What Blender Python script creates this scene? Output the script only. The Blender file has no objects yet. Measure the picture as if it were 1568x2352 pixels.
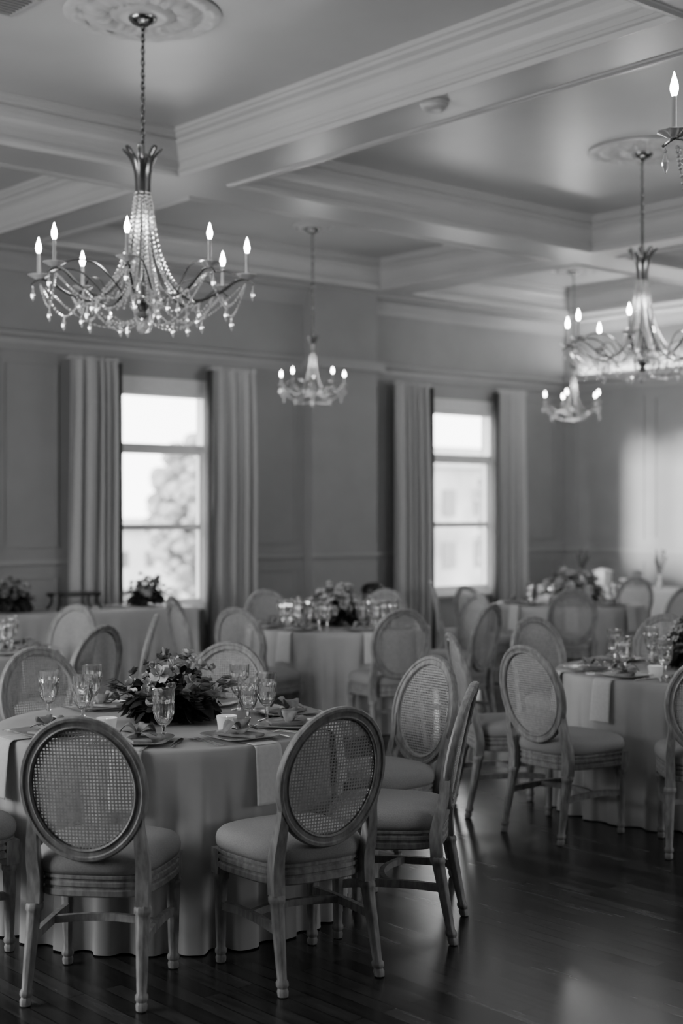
import bpy, math, random
from mathutils import Vector, Matrix
random.seed(7)
PI=math.pi; TH=40.6
col=bpy.context.scene.collection
ca,sa=math.cos(math.radians(TH)),math.sin(math.radians(TH))
def W(xc,yc):               # camera-aligned ground coordinates -> room coordinates
    return (ca*xc+sa*yc, -sa*xc+ca*yc)
def rot(camdeg): return math.radians(camdeg-TH-90)
# ---------------------------------------------------------------- materials
def mat(name,c,rough=.6,metal=0,noise=0,nscale=20,bump=0,stretch=(1,1,1),emit=0,spec=.5,trans=0,sub=0):
    m=bpy.data.materials.new(name); m.use_nodes=True; nt=m.node_tree; b=nt.nodes['Principled BSDF']
    b.inputs['Base Color'].default_value=(c,c,c,1); b.inputs['Roughness'].default_value=rough
    b.inputs['Metallic'].default_value=metal; b.inputs['Specular IOR Level'].default_value=spec
    if trans: b.inputs['Transmission Weight'].default_value=trans
    if emit:
        b.inputs['Emission Color'].default_value=(1,1,1,1); b.inputs['Emission Strength'].default_value=emit
    tc=nt.nodes.new('ShaderNodeTexCoord'); mp=nt.nodes.new('ShaderNodeMapping'); mp.inputs['Scale'].default_value=stretch
    nt.links.new(tc.outputs['Object'],mp.inputs['Vector'])
    n=nt.nodes.new('ShaderNodeTexNoise'); n.inputs['Scale'].default_value=nscale; n.inputs['Detail'].default_value=5
    nt.links.new(mp.outputs['Vector'],n.inputs['Vector'])
    if noise:
        r=nt.nodes.new('ShaderNodeMapRange'); r.inputs['From Min'].default_value=.3; r.inputs['From Max'].default_value=.7
        r.inputs['To Min'].default_value=c*(1-noise); r.inputs['To Max'].default_value=min(1,c*(1+noise))
        nt.links.new(n.outputs['Fac'],r.inputs['Value']); nt.links.new(r.outputs['Result'],b.inputs['Base Color'])
    if bump:
        bp=nt.nodes.new('ShaderNodeBump'); bp.inputs['Strength'].default_value=bump; bp.inputs['Distance'].default_value=.01
        nt.links.new(n.outputs['Fac'],bp.inputs['Height']); nt.links.new(bp.outputs['Normal'],b.inputs['Normal'])
    return m
M_wood=mat('limed_wood',.29,.5,noise=.34,nscale=18,stretch=(3,3,.9),bump=.12)
M_seat=mat('linen_seat',.33,.9,noise=.12,nscale=220,bump=.15)
M_cane=mat('woven_cane',.42,.6,noise=.2,nscale=60)
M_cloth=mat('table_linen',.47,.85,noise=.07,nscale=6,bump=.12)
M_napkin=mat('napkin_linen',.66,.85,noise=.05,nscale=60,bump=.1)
M_bow=mat('napkin_ribbon',.30,.7,noise=.2,nscale=40)
M_plate=mat('glazed_plate',.36,.18,noise=.05,nscale=5)
M_steel=mat('silver_cutlery',.8,.2,1,noise=.05)
M_chrome=mat('chandelier_metal',.28,.22,1,noise=.1,nscale=30)
M_crystal=mat('cut_crystal',.99,.01,0,spec=1,trans=.95,noise=.01)
M_bead=mat('crystal_bead',.95,.08,.5,noise=.05,nscale=200,spec=1,trans=.2)
M_bulb=mat('lit_bulb',1,.3,emit=60)
M_sleeve=mat('candle_sleeve',.3,.3,emit=.03,noise=.03)
M_leaf=mat('dark_leaf',.045,.5,noise=.5,nscale=30)
M_petal=mat('pale_petal',.58,.7,noise=.2,nscale=40)
M_petal2=mat('mid_petal',.2,.7,noise=.3,nscale=30)
M_vase=mat('dark_vase',.05,.3,.4,noise=.3)
M_black=mat('black_lacquer',.012,.35,noise=.3)
M_white=mat('white_ceramic',.7,.3,noise=.05)
M_wax=mat('frosted_candle_glass',.55,.4,emit=.14,noise=.03)
M_flame=mat('flame',1,.5,emit=12)
M_wall=mat('wall_paint',.29,.6,noise=.05,nscale=3,bump=.03)
M_trim=mat('trim_paint',.33,.45,noise=.04,nscale=3)
M_ceil=mat('ceiling_paint',.46,.33,noise=.04,nscale=2,bump=.02)
M_curtain=mat('curtain_fabric',.42,.9,noise=.1,nscale=90,bump=.1)
M_shaded_return=mat('curtain_shaded_return',.05,.9,noise=.1,nscale=90)  # near-black: shade of the turned-back curtain edge painted into the colour
M_frame=mat('window_paint',.66,.5,noise=.04)
M_bldg=mat('pale_render',.72,.9,noise=.15,nscale=.4)
M_brick=mat('grey_brick',.4,.9,noise=.35,nscale=.4)
M_roof=mat('slate_roof',.25,.8,noise=.2,nscale=2)
M_dark=mat('dark_pane',.18,.3,noise=.2)
M_tree=mat('tree_leaves',.18,.9,noise=.5,nscale=2,bump=.4)
M_ground=mat('grass_ground',.4,.95,noise=.3,nscale=.3)
M_stem=mat('plant_stem',.08,.7,noise=.2)
def floor_mat():
    m=bpy.data.materials.new('dark_wood_floor'); m.use_nodes=True; nt=m.node_tree; b=nt.nodes['Principled BSDF']
    tc=nt.nodes.new('ShaderNodeTexCoord'); mp=nt.nodes.new('ShaderNodeMapping'); mp.inputs['Rotation'].default_value=(0,0,PI/2)
    nt.links.new(tc.outputs['Object'],mp.inputs['Vector'])
    br=nt.nodes.new('ShaderNodeTexBrick'); br.inputs['Scale'].default_value=1; br.inputs['Brick Width'].default_value=.8
    br.inputs['Row Height'].default_value=.072; br.inputs['Mortar Size'].default_value=.0024; br.inputs['Bias'].default_value=-.05; br.inputs['Mortar Smooth'].default_value=.2
    br.inputs['Color1'].default_value=(.02,.02,.02,1); br.inputs['Color2'].default_value=(.085,.085,.085,1); br.inputs['Mortar'].default_value=(.0005,.0005,.0005,1)
    br.offset=.37
    nt.links.new(mp.outputs['Vector'],br.inputs['Vector'])
    mp2=nt.nodes.new('ShaderNodeMapping'); mp2.inputs['Scale'].default_value=(18,1.6,1); nt.links.new(tc.outputs['Object'],mp2.inputs['Vector'])
    n=nt.nodes.new('ShaderNodeTexNoise'); n.inputs['Scale'].default_value=2.5; n.inputs['Detail'].default_value=7; nt.links.new(mp2.outputs['Vector'],n.inputs['Vector'])
    mr=nt.nodes.new('ShaderNodeMapRange'); mr.inputs['From Min'].default_value=.32; mr.inputs['From Max'].default_value=.68; mr.inputs['To Min'].default_value=.45; mr.inputs['To Max'].default_value=1
    nt.links.new(n.outputs['Fac'],mr.inputs['Value'])
    mx=nt.nodes.new('ShaderNodeMix'); mx.data_type='RGBA'; mx.blend_type='MULTIPLY'; mx.inputs[0].default_value=1
    nt.links.new(br.outputs['Color'],mx.inputs[6]); nt.links.new(mr.outputs['Result'],mx.inputs[7]); 
    nt.links.new(mx.outputs[2],b.inputs['Base Color'])
    r=nt.nodes.new('ShaderNodeMapRange'); r.inputs['From Min'].default_value=.0; r.inputs['From Max'].default_value=.08; r.inputs['To Min'].default_value=.21; r.inputs['To Max'].default_value=.29
    nt.links.new(mx.outputs[2],r.inputs['Value']); nt.links.new(r.outputs['Result'],b.inputs['Roughness'])
    bp=nt.nodes.new('ShaderNodeBump'); bp.inputs['Strength'].default_value=.15; bp.inputs['Distance'].default_value=.005
    nt.links.new(br.outputs['Color'],bp.inputs['Height']); nt.links.new(bp.outputs['Normal'],b.inputs['Normal'])
    b.inputs['Specular IOR Level'].default_value=.5
    return m
M_floor=floor_mat()
# ---------------------------------------------------------------- mesh builder
_g=(1+5**.5)/2
ICOV=[Vector(v).normalized() for v in [(-1,_g,0),(1,_g,0),(-1,-_g,0),(1,-_g,0),(0,-1,_g),(0,1,_g),(0,-1,-_g),(0,1,-_g),(_g,0,-1),(_g,0,1),(-_g,0,-1),(-_g,0,1)]]
ICOF=[(0,11,5),(0,5,1),(0,1,7),(0,7,10),(0,10,11),(1,5,9),(5,11,4),(11,10,2),(10,7,6),(7,1,8),(3,9,4),(3,4,2),(3,2,6),(3,6,8),(3,8,9),(4,9,5),(2,4,11),(6,2,10),(8,6,7),(9,8,1)]
def cr2(pts,k=5):
    P=[Vector(p) for p in pts]; out=[]
    for i in range(len(P)-1):
        a=P[max(i-1,0)];b=P[i];c=P[i+1];d=P[min(i+2,len(P)-1)]
        for j in range(k):
            t=j/k
            out.append(.5*((2*b)+(c-a)*t+(2*a-5*b+4*c-d)*t*t+(3*b-a-3*c+d)*t**3))
    out.append(P[-1]); return out
def cr(pts,k=5):
    pts=[tuple(p)+(0,)*(3-len(p)) for p in pts]; return cr2(pts,k)
class MB:
    def __init__(s): s.v=[]; s.f=[]
    def loft(s,loops,closed=True,cap0=False,cap1=False):
        b=len(s.v); n=len(loops[0])
        for L in loops: s.v+= [tuple(p) for p in L]
        for i in range(len(loops)-1):
            for j in range(n if closed else n-1):
                k=(j+1)%n
                s.f.append((b+i*n+j,b+i*n+k,b+(i+1)*n+k,b+(i+1)*n+j))
        if cap0: s.f.append(tuple(b+j for j in reversed(range(n))))
        if cap1: s.f.append(tuple(b+(len(loops)-1)*n+j for j in range(n)))
        return s
    def tube(s,pts,rad,n=8,sx=1,sy=1,up=(0,0,1),cap=True,ph=0):
        P=[Vector(p) for p in pts]; up=Vector(up); loops=[]
        if not hasattr(rad,'__len__'): rad=[rad]*len(P)
        for i,p in enumerate(P):
            t=(P[min(i+1,len(P)-1)]-P[max(i-1,0)]).normalized()
            sd=t.cross(up)
            if sd.length<1e-4: sd=t.cross(Vector((1,0,0)))
            sd.normalize(); u=sd.cross(t); r=rad[i]
            loops.append([p+sd*math.cos(2*PI*j/n+ph)*r*sx+u*math.sin(2*PI*j/n+ph)*r*sy for j in range(n)])
        return s.loft(loops,True,cap,cap)
    def lathe(s,prof,n=16,c=(0,0,0),flute=0,nf=8,cap=True,shear=(0,0)):
        loops=[]
        for (r,z) in prof:
            L=[]
            for j in range(n):
                a=2*PI*j/n; rr=r*(1-flute*(.5+.5*math.cos(nf*a)))
                L.append((c[0]+rr*math.cos(a)+shear[0]*z,c[1]+rr*math.sin(a)+shear[1]*z,c[2]+z))
            loops.append(L)
        return s.loft(loops,True,cap,cap)
    def box(s,x0,x1,y0,y1,z0,z1):
        return s.loft([[(x0,y0,z0),(x1,y0,z0),(x1,y1,z0),(x0,y1,z0)],[(x0,y0,z1),(x1,y0,z1),(x1,y1,z1),(x0,y1,z1)]],True,True,True)
    def ico(s,c,r,sz=1):
        b=len(s.v); c=Vector(c)
        s.v+=[(c.x+v.x*r,c.y+v.y*r,c.z+v.z*r*sz) for v in ICOV]; s.f+=[tuple(b+i for i in f) for f in ICOF]; return s
    def beads(s,pts,r,gap):
        pts=[Vector(p) for p in pts]; last=None
        s.tube(pts,r*.22,4,cap=True,up=(.13,.31,.94))
        for p in pts:
            if last is None or (p-last).length>gap: s.ico(p,r); last=p
        return s
    def grid(s,P):       # P[i][j]
        b=len(s.v); n=len(P[0])
        for L in P: s.v+=[tuple(p) for p in L]
        for i in range(len(P)-1):
            for j in range(n-1): s.f.append((b+i*n+j,b+i*n+j+1,b+(i+1)*n+j+1,b+(i+1)*n+j))
        return s
    def build(s,name,m,parent=None,smooth=True,ang=38):
        me=bpy.data.meshes.new(name); me.from_pydata(s.v,[],s.f); me.materials.append(m); me.update()
        if smooth:
            me.shade_smooth(); me.set_sharp_from_angle(angle=math.radians(ang))
        o=bpy.data.objects.new(name,me); col.objects.link(o)
        if parent: o.parent=parent
        return o
def tag(o,label,cat,group=None,kind=None):
    o['label']=label; o['category']=cat
    if group: o['group']=group
    if kind: o['kind']=kind
    return o
def thing(name,label,cat,loc=(0,0,0),rz=0,group=None):
    o=bpy.data.objects.new(name,None); o.empty_display_size=.1; col.objects.link(o); o.location=loc; o.rotation_euler=(0,0,rz)
    return tag(o,label,cat,group)
def copy_tree(o,parent=None):
    c=o.copy(); col.objects.link(c); c.parent=parent
    for ch in list(o.children): copy_tree(ch,c)
    return c
def struct(name,mb,m,smooth=False,parent=None):
    o=mb.build(name,m,parent,smooth)
    if parent is None: o['kind']='structure'
    return o
# ---------------------------------------------------------------- room shell
X0,X1,Y0,Y1=-2.0,14.27,-3.0,12.2; ZS,ZC=4.14,4.45
struct('floor',MB().box(X0-.2,X1+.2,Y0-.2,Y1+.2,-.1,0),M_floor)
struct('ceiling',MB().box(X0-.2,X1+.2,Y0-.2,Y1+.2,ZC,ZC+.1),M_ceil)
wins=[(7.45,8.62),(11.72,12.95)]; WZ0,WZ1=.68,2.88
def wall_open(axis,p0,p1,a0,a1,H,opens):
    mb=MB()
    def bx(a,b,z0,z1):
        if axis=='x': mb.box(a,b,p0,p1,z0,z1)
        else: mb.box(p0,p1,a,b,z0,z1)
    cur=a0
    for (a,b,z0,z1) in opens:
        bx(cur,a,0,H); bx(a,b,0,z0); bx(a,b,z1,H); cur=b
    bx(cur,a1,0,H); return mb
struct('wall_back',wall_open('x',Y1,Y1+.22,X0-.2,X1+.2,ZC,[(a,b,WZ0,WZ1) for a,b in wins]),M_wall)
struct('wall_right',MB().box(X1,X1+.2,Y0-.2,Y1,0,ZC),M_wall)
struct('wall_left',wall_open('y',X0-.2,X0,Y0-.2,Y1,ZC,[(10.15,10.5,1.75,3.25),(10.72,11.05,1.75,3.25)]),M_wall)
struct('wall_front',MB().box(X0,X1,Y0-.2,Y0,0,ZC),M_wall)
tn=[0]
def trim(mb,m=None,smooth=False):
    tn[0]+=1; return struct('trim_%d'%tn[0],mb,m or M_trim,smooth)
trim(MB().box(9.9,10.85,Y1-.17,Y1,0,ZS),M_wall)
xb=[(X0,-1.4),(1.15,1.55),(5.90,6.40),(10.60,11.05),(X1-.5,X1)]
yb=[(Y0,-2.4),(-.4,.0),(3.85,4.3),(8.72,9.3),(Y1-.5,Y1)]
mb=MB()
for a,b in xb: mb.box(a,b,Y0,Y1,ZS,ZC)
trim(mb,M_ceil)
mb=MB()
for a,b in yb:
    for i in range(len(xb)-1): mb.box(xb[i][1],xb[i+1][0],a,b,ZS,ZC)
trim(mb,M_ceil)
def ring(x0,x1,y0,y1,prof):
    mb=MB(); loops=[]
    for d,z in prof: loops.append([(x0+d,y0+d,z),(x0+d,y1-d,z),(x1-d,y1-d,z),(x1-d,y0+d,z)])
    return mb.loft(loops)
prof=[(-.045,ZS),(-.045,ZS-.008),(-.03,ZS-.012),(-.02,ZS-.018),(.006,ZS-.018),(.012,ZS+.012),(.024,ZS+.02),(.024,ZS+.04),(.006,ZS+.05),(.006,ZS+.085),(.018,ZS+.095),(.018,ZS+.11),(.03,ZS+.135),(.036,ZS+.165),(.054,ZS+.19),(.078,ZS+.205),(.078,ZS+.23),(.066,ZS+.236),(.096,ZS+.252),(.096,ZS+.272),(.112,ZS+.28),(.112,ZC-.001)]
for i in range(len(xb)-1):
    for j in range(1,len(yb)-1):
        trim(ring(xb[i][1],xb[i+1][0],yb[j][1],yb[j+1][0],prof),M_ceil,False)
trim(ring(X0,X1,Y0,Y1,[(0,ZS-.2),(.02,ZS-.2),(.03,ZS-.16),(.05,ZS-.14),(.07,ZS-.08),(.12,ZS-.04),(.15,ZS-.03),(.15,ZS)]),M_trim,True)
rail=[(0,3.2),(.025,3.2),(.03,3.23),(.05,3.25),(.055,3.3),(.1,3.33),(.1,3.36),(.03,3.375),(0,3.38)]
trim(ring(X0,X1,Y0,Y1,rail),M_trim,True)
trim(MB().box(9.84,10.91,Y1-.24,Y1,3.25,3.36),M_trim)
def railbox(segs,z0,z1,d):
    mb=MB()
    for a,b in segs: mb.box(a,b,Y1-d,Y1,z0,z1)
    return mb
segs=[(X0,7.35),(8.72,9.9),(10.85,11.62),(13.05,X1)]
trim(railbox(segs,1.16,1.20,.025)); trim(MB().box(X1-.025,X1,Y0,Y1,1.16,1.20)); trim(MB().box(9.88,10.87,Y1-.195,Y1-.165,1.16,1.20))
bb=MB(); 
for a,b in [(X0,9.9),(10.85,X1)]: bb.box(a,b,Y1-.02,Y1,0,.14); bb.box(a,b,Y1-.03,Y1,0,.03)
struct('baseboard_back',bb,M_trim)
struct('baseboard_right',MB().box(X1-.02,X1,Y0,Y1-.02,0,.14).box(X1-.03,X1,Y0,Y1-.03,0,.03),M_trim)
struct('baseboard_left',MB().box(X0,X0+.02,Y0,Y1-.03,0,.14),M_trim)
def panel(axis,a,b,z0,z1,w=.03,d=.014):
    mb=MB()
    def bx(p,q,r,s):
        if axis=='b': mb.box(p,q,Y1-d,Y1,r,s)
        else: mb.box(X1-d,X1,p,q,r,s)
    bx(a,b,z0,z0+w); bx(a,b,z1-w,z1); bx(a,a+w,z0+w,z1-w); bx(b-w,b,z0+w,z1-w); return mb
for ax,lst in (('b',[(4.2,5.6),(6.25,6.85),(9.2,9.8),(11.0,11.2),(13.45,14.1)]),('r',[(10.9,12.0),(9.6,10.75),(8.3,9.45),(7,8.15)])):
    pm=MB()
    for a,b in lst:
        for z0,z1 in ((1.32,3.1),(.25,1.05)):
            q=panel(ax,a,b,z0,z1); n=len(pm.v); pm.v+=q.v; pm.f+=[tuple(i+n for i in f) for f in q.f]
    trim(pm,M_wall)
trim(MB().box(5.75,6.1,Y1-.07,Y1,0,3.2),M_wall)
# windows
for i,(a,b) in enumerate(wins):
    fr=MB(); y0,y1=Y1+.02,Y1+.14
    fr.box(a,a+.045,y0,y1,WZ0,WZ1).box(b-.045,b,y0,y1,WZ0,WZ1).box(a+.045,b-.045,y0,y1,WZ0,WZ0+.05).box(a+.045,b-.045,y0,y1,WZ1-.04,WZ1)
    fr.box(a+.045,b-.045,y0,y1,2.275,2.355)
    w=struct('window_%d'%(i+1),fr,M_frame)
    ya,yb_=Y1+.05,Y1+.09
    for z0,z1 in ((.73,1.5),(1.5,2.275)):
        s=MB(); s.box(a+.045,a+.08,ya,yb_,z0,z1).box(b-.08,b-.045,ya,yb_,z0,z1).box(a+.08,b-.08,ya,yb_,z0,z0+.035).box(a+.08,b-.08,ya,yb_,z1-.025,z1)
        struct('window_sash',s,M_frame,parent=w)
    c=MB().box(a-.09,a,Y1-.025,Y1,WZ0-.1,WZ1+.1).box(b,b+.09,Y1-.025,Y1,WZ0-.1,WZ1+.1).box(a,b,Y1-.025,Y1,WZ1,WZ1+.1).box(a-.12,b+.12,Y1-.04,Y1,WZ1+.1,WZ1+.14)
    struct('window_casing',c,M_frame,parent=w)
    struct('window_sill',MB().box(a-.12,b+.12,Y1-.07,Y1+.02,WZ0-.04,WZ0),M_frame,parent=w)
# curtains
def curtain(x0,x1,label,seed,inner):
    rnd=random.Random(seed); n=180; nf=max(5,int((x1-x0)/.1)); L=[]
    ph=[rnd.uniform(-.8,.8) for _ in range(nf+2)]
    def warp(t): return t+.06*math.sin(2*PI*t+seed)+.03*math.sin(5*PI*t+2*seed)
    w0,w1=warp(0),warp(1)
    for z,amp,sp in ((.012,.062,1.03),(.8,.06,1.0),(1.8,.054,.99),(2.6,.046,.97),(3.0,.036,.95),(3.1,.026,.94),(3.17,.03,.95)):
        row=[]
        for k in range(n+1):
            t=k/n; tt=(warp(t)-w0)/(w1-w0); f=tt*nf+.12*math.sin(z*1.3+seed); i=max(0,int(f))
            w=math.sin(2*PI*f)*(.75+.35*ph[min(i,nf)])
            xm=(x0+x1)/2; x=xm+(x0+(x1-x0)*t-xm)*sp
            row.append((x,Y1-.17+amp*w,z))
        L.append(row)
    t=thing('curtain',label,'curtain',((x0+x1)/2,Y1-.17,0),0,'floor length pleated curtains')
    off=Vector(((x0+x1)/2,Y1-.17,0)); L=[[tuple(Vector(p)-off) for p in r] for r in L]
    a=MB().grid(L).build('fabric',M_curtain,t,ang=80)
    md=a.modifiers.new('t','SOLIDIFY'); md.thickness=.004
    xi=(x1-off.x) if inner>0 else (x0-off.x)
    G=[]  # return fold at the inner edge, coloured dark to stand for its shade
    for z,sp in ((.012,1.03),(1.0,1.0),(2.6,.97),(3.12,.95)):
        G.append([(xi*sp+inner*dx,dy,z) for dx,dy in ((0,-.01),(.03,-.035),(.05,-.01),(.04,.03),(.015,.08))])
    l=MB().grid(G).build('shaded_return',M_shaded_return,t,ang=80); l['label']='curtain edge turned back beside the glass, its shade painted dark'; md=l.modifiers.new('t','SOLIDIFY'); md.thickness=.004
    h=MB().box(x0-off.x,x1-off.x,-.012,.012,3.13,3.16)
    for k in range(nf): xx=x0-off.x+(k+.5)*(x1-x0)/nf; h.box(xx-.004,xx+.004,-.004,.17,3.145,3.155)
    h.build('curtain_track',M_curtain,t,False)
    return t
curtain(6.88,7.43,'grey pleated curtain on the left side of the left window',1,1)
curtain(8.54,9.12,'grey pleated curtain on the right side of the left window',2,-1)
curtain(11.12,11.70,'grey pleated curtain on the left side of the right window',3,1)
curtain(12.85,13.38,'grey pleated curtain on the right side of the right window',4,-1)
# ---------------------------------------------------------------- chair
def outline(sc,n=48,dy=0):
    P=[]
    for k in range(n):
        a=2*PI*k/n; c,s=math.cos(a),math.sin(a)
        y=.222*math.copysign(abs(s)**.55,s); w=.225+.025*y/.222
        x=w*math.copysign(abs(c)**.55,c)
        if y>0: y+=.022*(1-(x/.25)**2)*(y/.222)
        P.append((x*sc,(y+.0)*sc+dy))
    return P
def yb_at(x,z): return -.212-.105*max(0,(z-.42)/.55)**1.25-.014*(1-(x/.22)**2)
def make_chair(label):
    t=thing('dining_chair',label,'chair',group='oval cane back dining chairs')
    mb=MB()
    mb.loft([[(x,y,z) for x,y in outline(s)] for s,z in ((.92,.430),(1.0,.434),(1.025,.45),(1.03,.468),(1.01,.488),(.95,.503),(.85,.512),(.65,.519),(.3,.523),(.03,.524))],True,True,True)
    mb.build('seat',M_seat,t,ang=60)
    mb=MB()
    mb.loft([[(x,y,z) for x,y in outline(s)] for s,z in ((.86,.43),(.86,.362),(.98,.358),(1.0,.363),(1.0,.380),(.975,.384),(.975,.391),(1.0,.395),(1.0,.407),(.975,.411),(.975,.418),(1.005,.421),(1.005,.43),(.98,.434),(.86,.434))])
    mb.build('seat_frame',M_wood,t,ang=30)
    A,B,zc=.196,.228,.735; N=64
    prof=[(-.019,-.010),(-.019,.010),(-.014,.015),(-.009,.011),(.004,.012),(.009,.017),(.019,.017),(.025,.008),(.025,-.008),(.019,-.017),(.009,-.017),(.004,-.012),(-.009,-.011),(-.014,-.015)]
    loops=[]
    for (r,w) in prof:
        L=[]
        for k in range(N):
            a=2*PI*k/N; x=(A+r)*math.cos(a); z=zc+(B+r)*math.sin(a)
            L.append((x,yb_at(x,z)+w,z))
        loops.append(L)
    loops.append(loops[0])
    MB().loft(loops).build('back_frame',M_wood,t,ang=35)
    mb=MB(); p=.0118
    a_,b_=A-.010,B-.010
    ni=int(a_/p)+1; nj=int(b_/p)+1
    for i in range(-ni,ni):
        for j in range(-nj,nj):
            cx,cz=(i+.5)*p,(j+.5)*p
            if (cx/a_)**2+(cz/b_)**2>1: continue
            h=p/2; b=len(mb.v)
            O=[(-h,-h),(0,-h),(h,-h),(h,0),(h,h),(0,h),(-h,h),(-h,0)]
            q=.0039; I=[(-q*.78,-q*.78),(0,-q),(q*.78,-q*.78),(q,0),(q*.78,q*.78),(0,q),(-q*.78,q*.78),(-q,0)]
            for (u,v) in O+I:
                x=cx+u; z=zc+cz+v; mb.v.append((x,yb_at(x,z),z))
            for k in range(8):
                k2=(k+1)%8; mb.f.append((b+k,b+k2,b+8+k2,b+8+k))
    mb.loft([[((A+r)*math.cos(2*PI*k/N),yb_at((A+r)*math.cos(2*PI*k/N),zc+(B+r)*math.sin(2*PI*k/N))+w,zc+(B+r)*math.sin(2*PI*k/N)) for k in range(N)] for r,w in ((-.024,0),(-.020,.005),(-.016,.005))])
    mb.build('cane_panel',M_cane,t)
    for s in (-1,1):
        pr=[(.012,0),(.019,.004),(.021,.02),(.017,.03),(.023,.038),(.023,.050),(.0175,.058),(.020,.12),(.0255,.29),(.0255,.305),(.031,.312),(.031,.328),(.025,.335)]
        m1=MB().lathe(pr,24,(s*.198,.18,0),.14,8).box(s*.198-.027,s*.198+.027,.153,.207,.333,.425)
        m1.build('leg',M_wood,t,ang=40)
        k=.065/.335
        m2=MB(); loops=[]
        for (r,z) in pr:
            loops.append([(s*(.2-.012*z/.335)+r*(1-.14*(.5+.5*math.cos(8*2*PI*j/24)))*math.cos(2*PI*j/24),-.272+k*z+r*(1-.14*(.5+.5*math.cos(8*2*PI*j/24)))*math.sin(2*PI*j/24),z) for j in range(24)])
        m2.loft(loops,True,True,True)
        pts=cr([(s*.188,-.207,.333),(s*.188,-.203,.42),(s*.19,-.215,.48),(s*.187,-.232,.55),(s*.184,yb_at(.19,.62)+.002,.62),(s*.196,yb_at(.2,.70)+.002,.70)],4)
        m2.tube(pts,[.038-.020*(i/(len(pts)-1))**2.2 for i in range(len(pts))],4,sx=.85,sy=.85,up=(0,1,0),ph=PI/4)
        m2.build('leg',M_wood,t,ang=40)
    for s in (-1,1):
        pts=cr([(s*.194,-.225,.215),(s*.19,-.1,.222),(s*.19,.05,.222),(s*.197,.175,.212)],4)
        MB().tube(pts,.019,4,sx=.75,sy=1.1,ph=PI/4).build('stretcher',M_wood,t,ang=30)
    pts=cr([(-.19,-.02,.222),(-.1,.02,.222),(0,.035,.222),(.1,.02,.222),(.19,-.02,.222)],4)
    MB().tube(pts,.018,4,sx=.8,sy=1,ph=PI/4).build('stretcher',M_wood,t,ang=30)
    return t
chairs=[]
def put(o,xc,yc,z,deg):
    x,y=W(xc,yc); o.location=(x,y,z); o.rotation_euler=(0,0,rot(deg))
def add_chair(xc,yc,deg,label):
    if not chairs: c=make_chair(label)
    else: c=copy_tree(chairs[0]); c['label']=label
    put(c,xc,yc,0,deg); chairs.append(c); return c
# ---------------------------------------------------------------- tables
def skirt(pts,nrm,top,Hb,amp,nf,seed,rim=.010):
    rnd=random.Random(seed); n=len(pts); phs=[rnd.uniform(0,6.3) for _ in range(6)]
    fold=[]; fold2=[]
    for k in range(n):
        a=2*PI*k/n
        w=math.sin(nf*a+1.6*math.sin(3*a+phs[0])+1.0*math.sin(5*a+phs[1]))
        w=math.tanh(2.0*(w+.2))
        w=w*(.65+.35*math.sin(2*a+phs[2])*math.sin(7*a+phs[3]))
        fold.append(w); fold2.append(.6*math.sin(nf*.5*a+phs[4]+math.sin(4*a))+.4*math.sin(nf*.8*a+phs[5]))
    loops=[]
    lv=[(top,-.004,0),(top-.004,.005,0),(top-.012,rim,0),(top-.05,rim+.002,.05),(top-.12,rim+.002,.12),(top-.22,rim+.002,.22),(top-.34,rim+.004,.38),(top-.46,rim+.006,.64),(top-.58,rim+.008,.86),(top-.68,rim+.010,.95),(Hb,rim+.012,1)]
    for z,o,a in lv:
        b2=min(1,a*3)*(1-a)*.5
        loops.append([(pts[k][0]+nrm[k][0]*(o+amp*(a*fold[k]+b2*fold2[k])),pts[k][1]+nrm[k][1]*(o+amp*(a*fold[k]+b2*fold2[k])),z) for k in range(n)])
    return loops
def round_table(xc,yc,label_t,label_c,seed):
    R=.718; x,y=W(xc,yc)
    t=thing('round_table',label_t,'table',(x,y,0),0,'round banquet tables')
    MB().lathe([(R-.03,.735),(R-.02,.74),(R-.02,.752),(R-.03,.757)],64).build('tabletop',M_wood,t)
    for k in range(4):
        a=PI/4+k*PI/2
        MB().lathe([(.02,0),(.02,.73)],10,(.45*math.cos(a),.45*math.sin(a),0)).build('leg',M_chrome,t)
    n=580
    pts=[(R*math.cos(2*PI*k/n),R*math.sin(2*PI*k/n)) for k in range(n)]; nr=[(math.cos(2*PI*k/n),math.sin(2*PI*k/n)) for k in range(n)]
    loops=skirt(pts,nr,.766,.006,.042,28,seed)
    inner=[[(p[0]*s,p[1]*s,.766) for p in pts] for s in (.02,.5,.9)]
    c=MB().loft(inner+loops,True,True,False).build('tablecloth',M_cloth,ang=70)
    c.location=(x,y,0); c.rotation_euler=(0,0,seed*1.3); tag(c,label_c,'tablecloth',group='round tablecloths reaching the floor')
    return c
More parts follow.
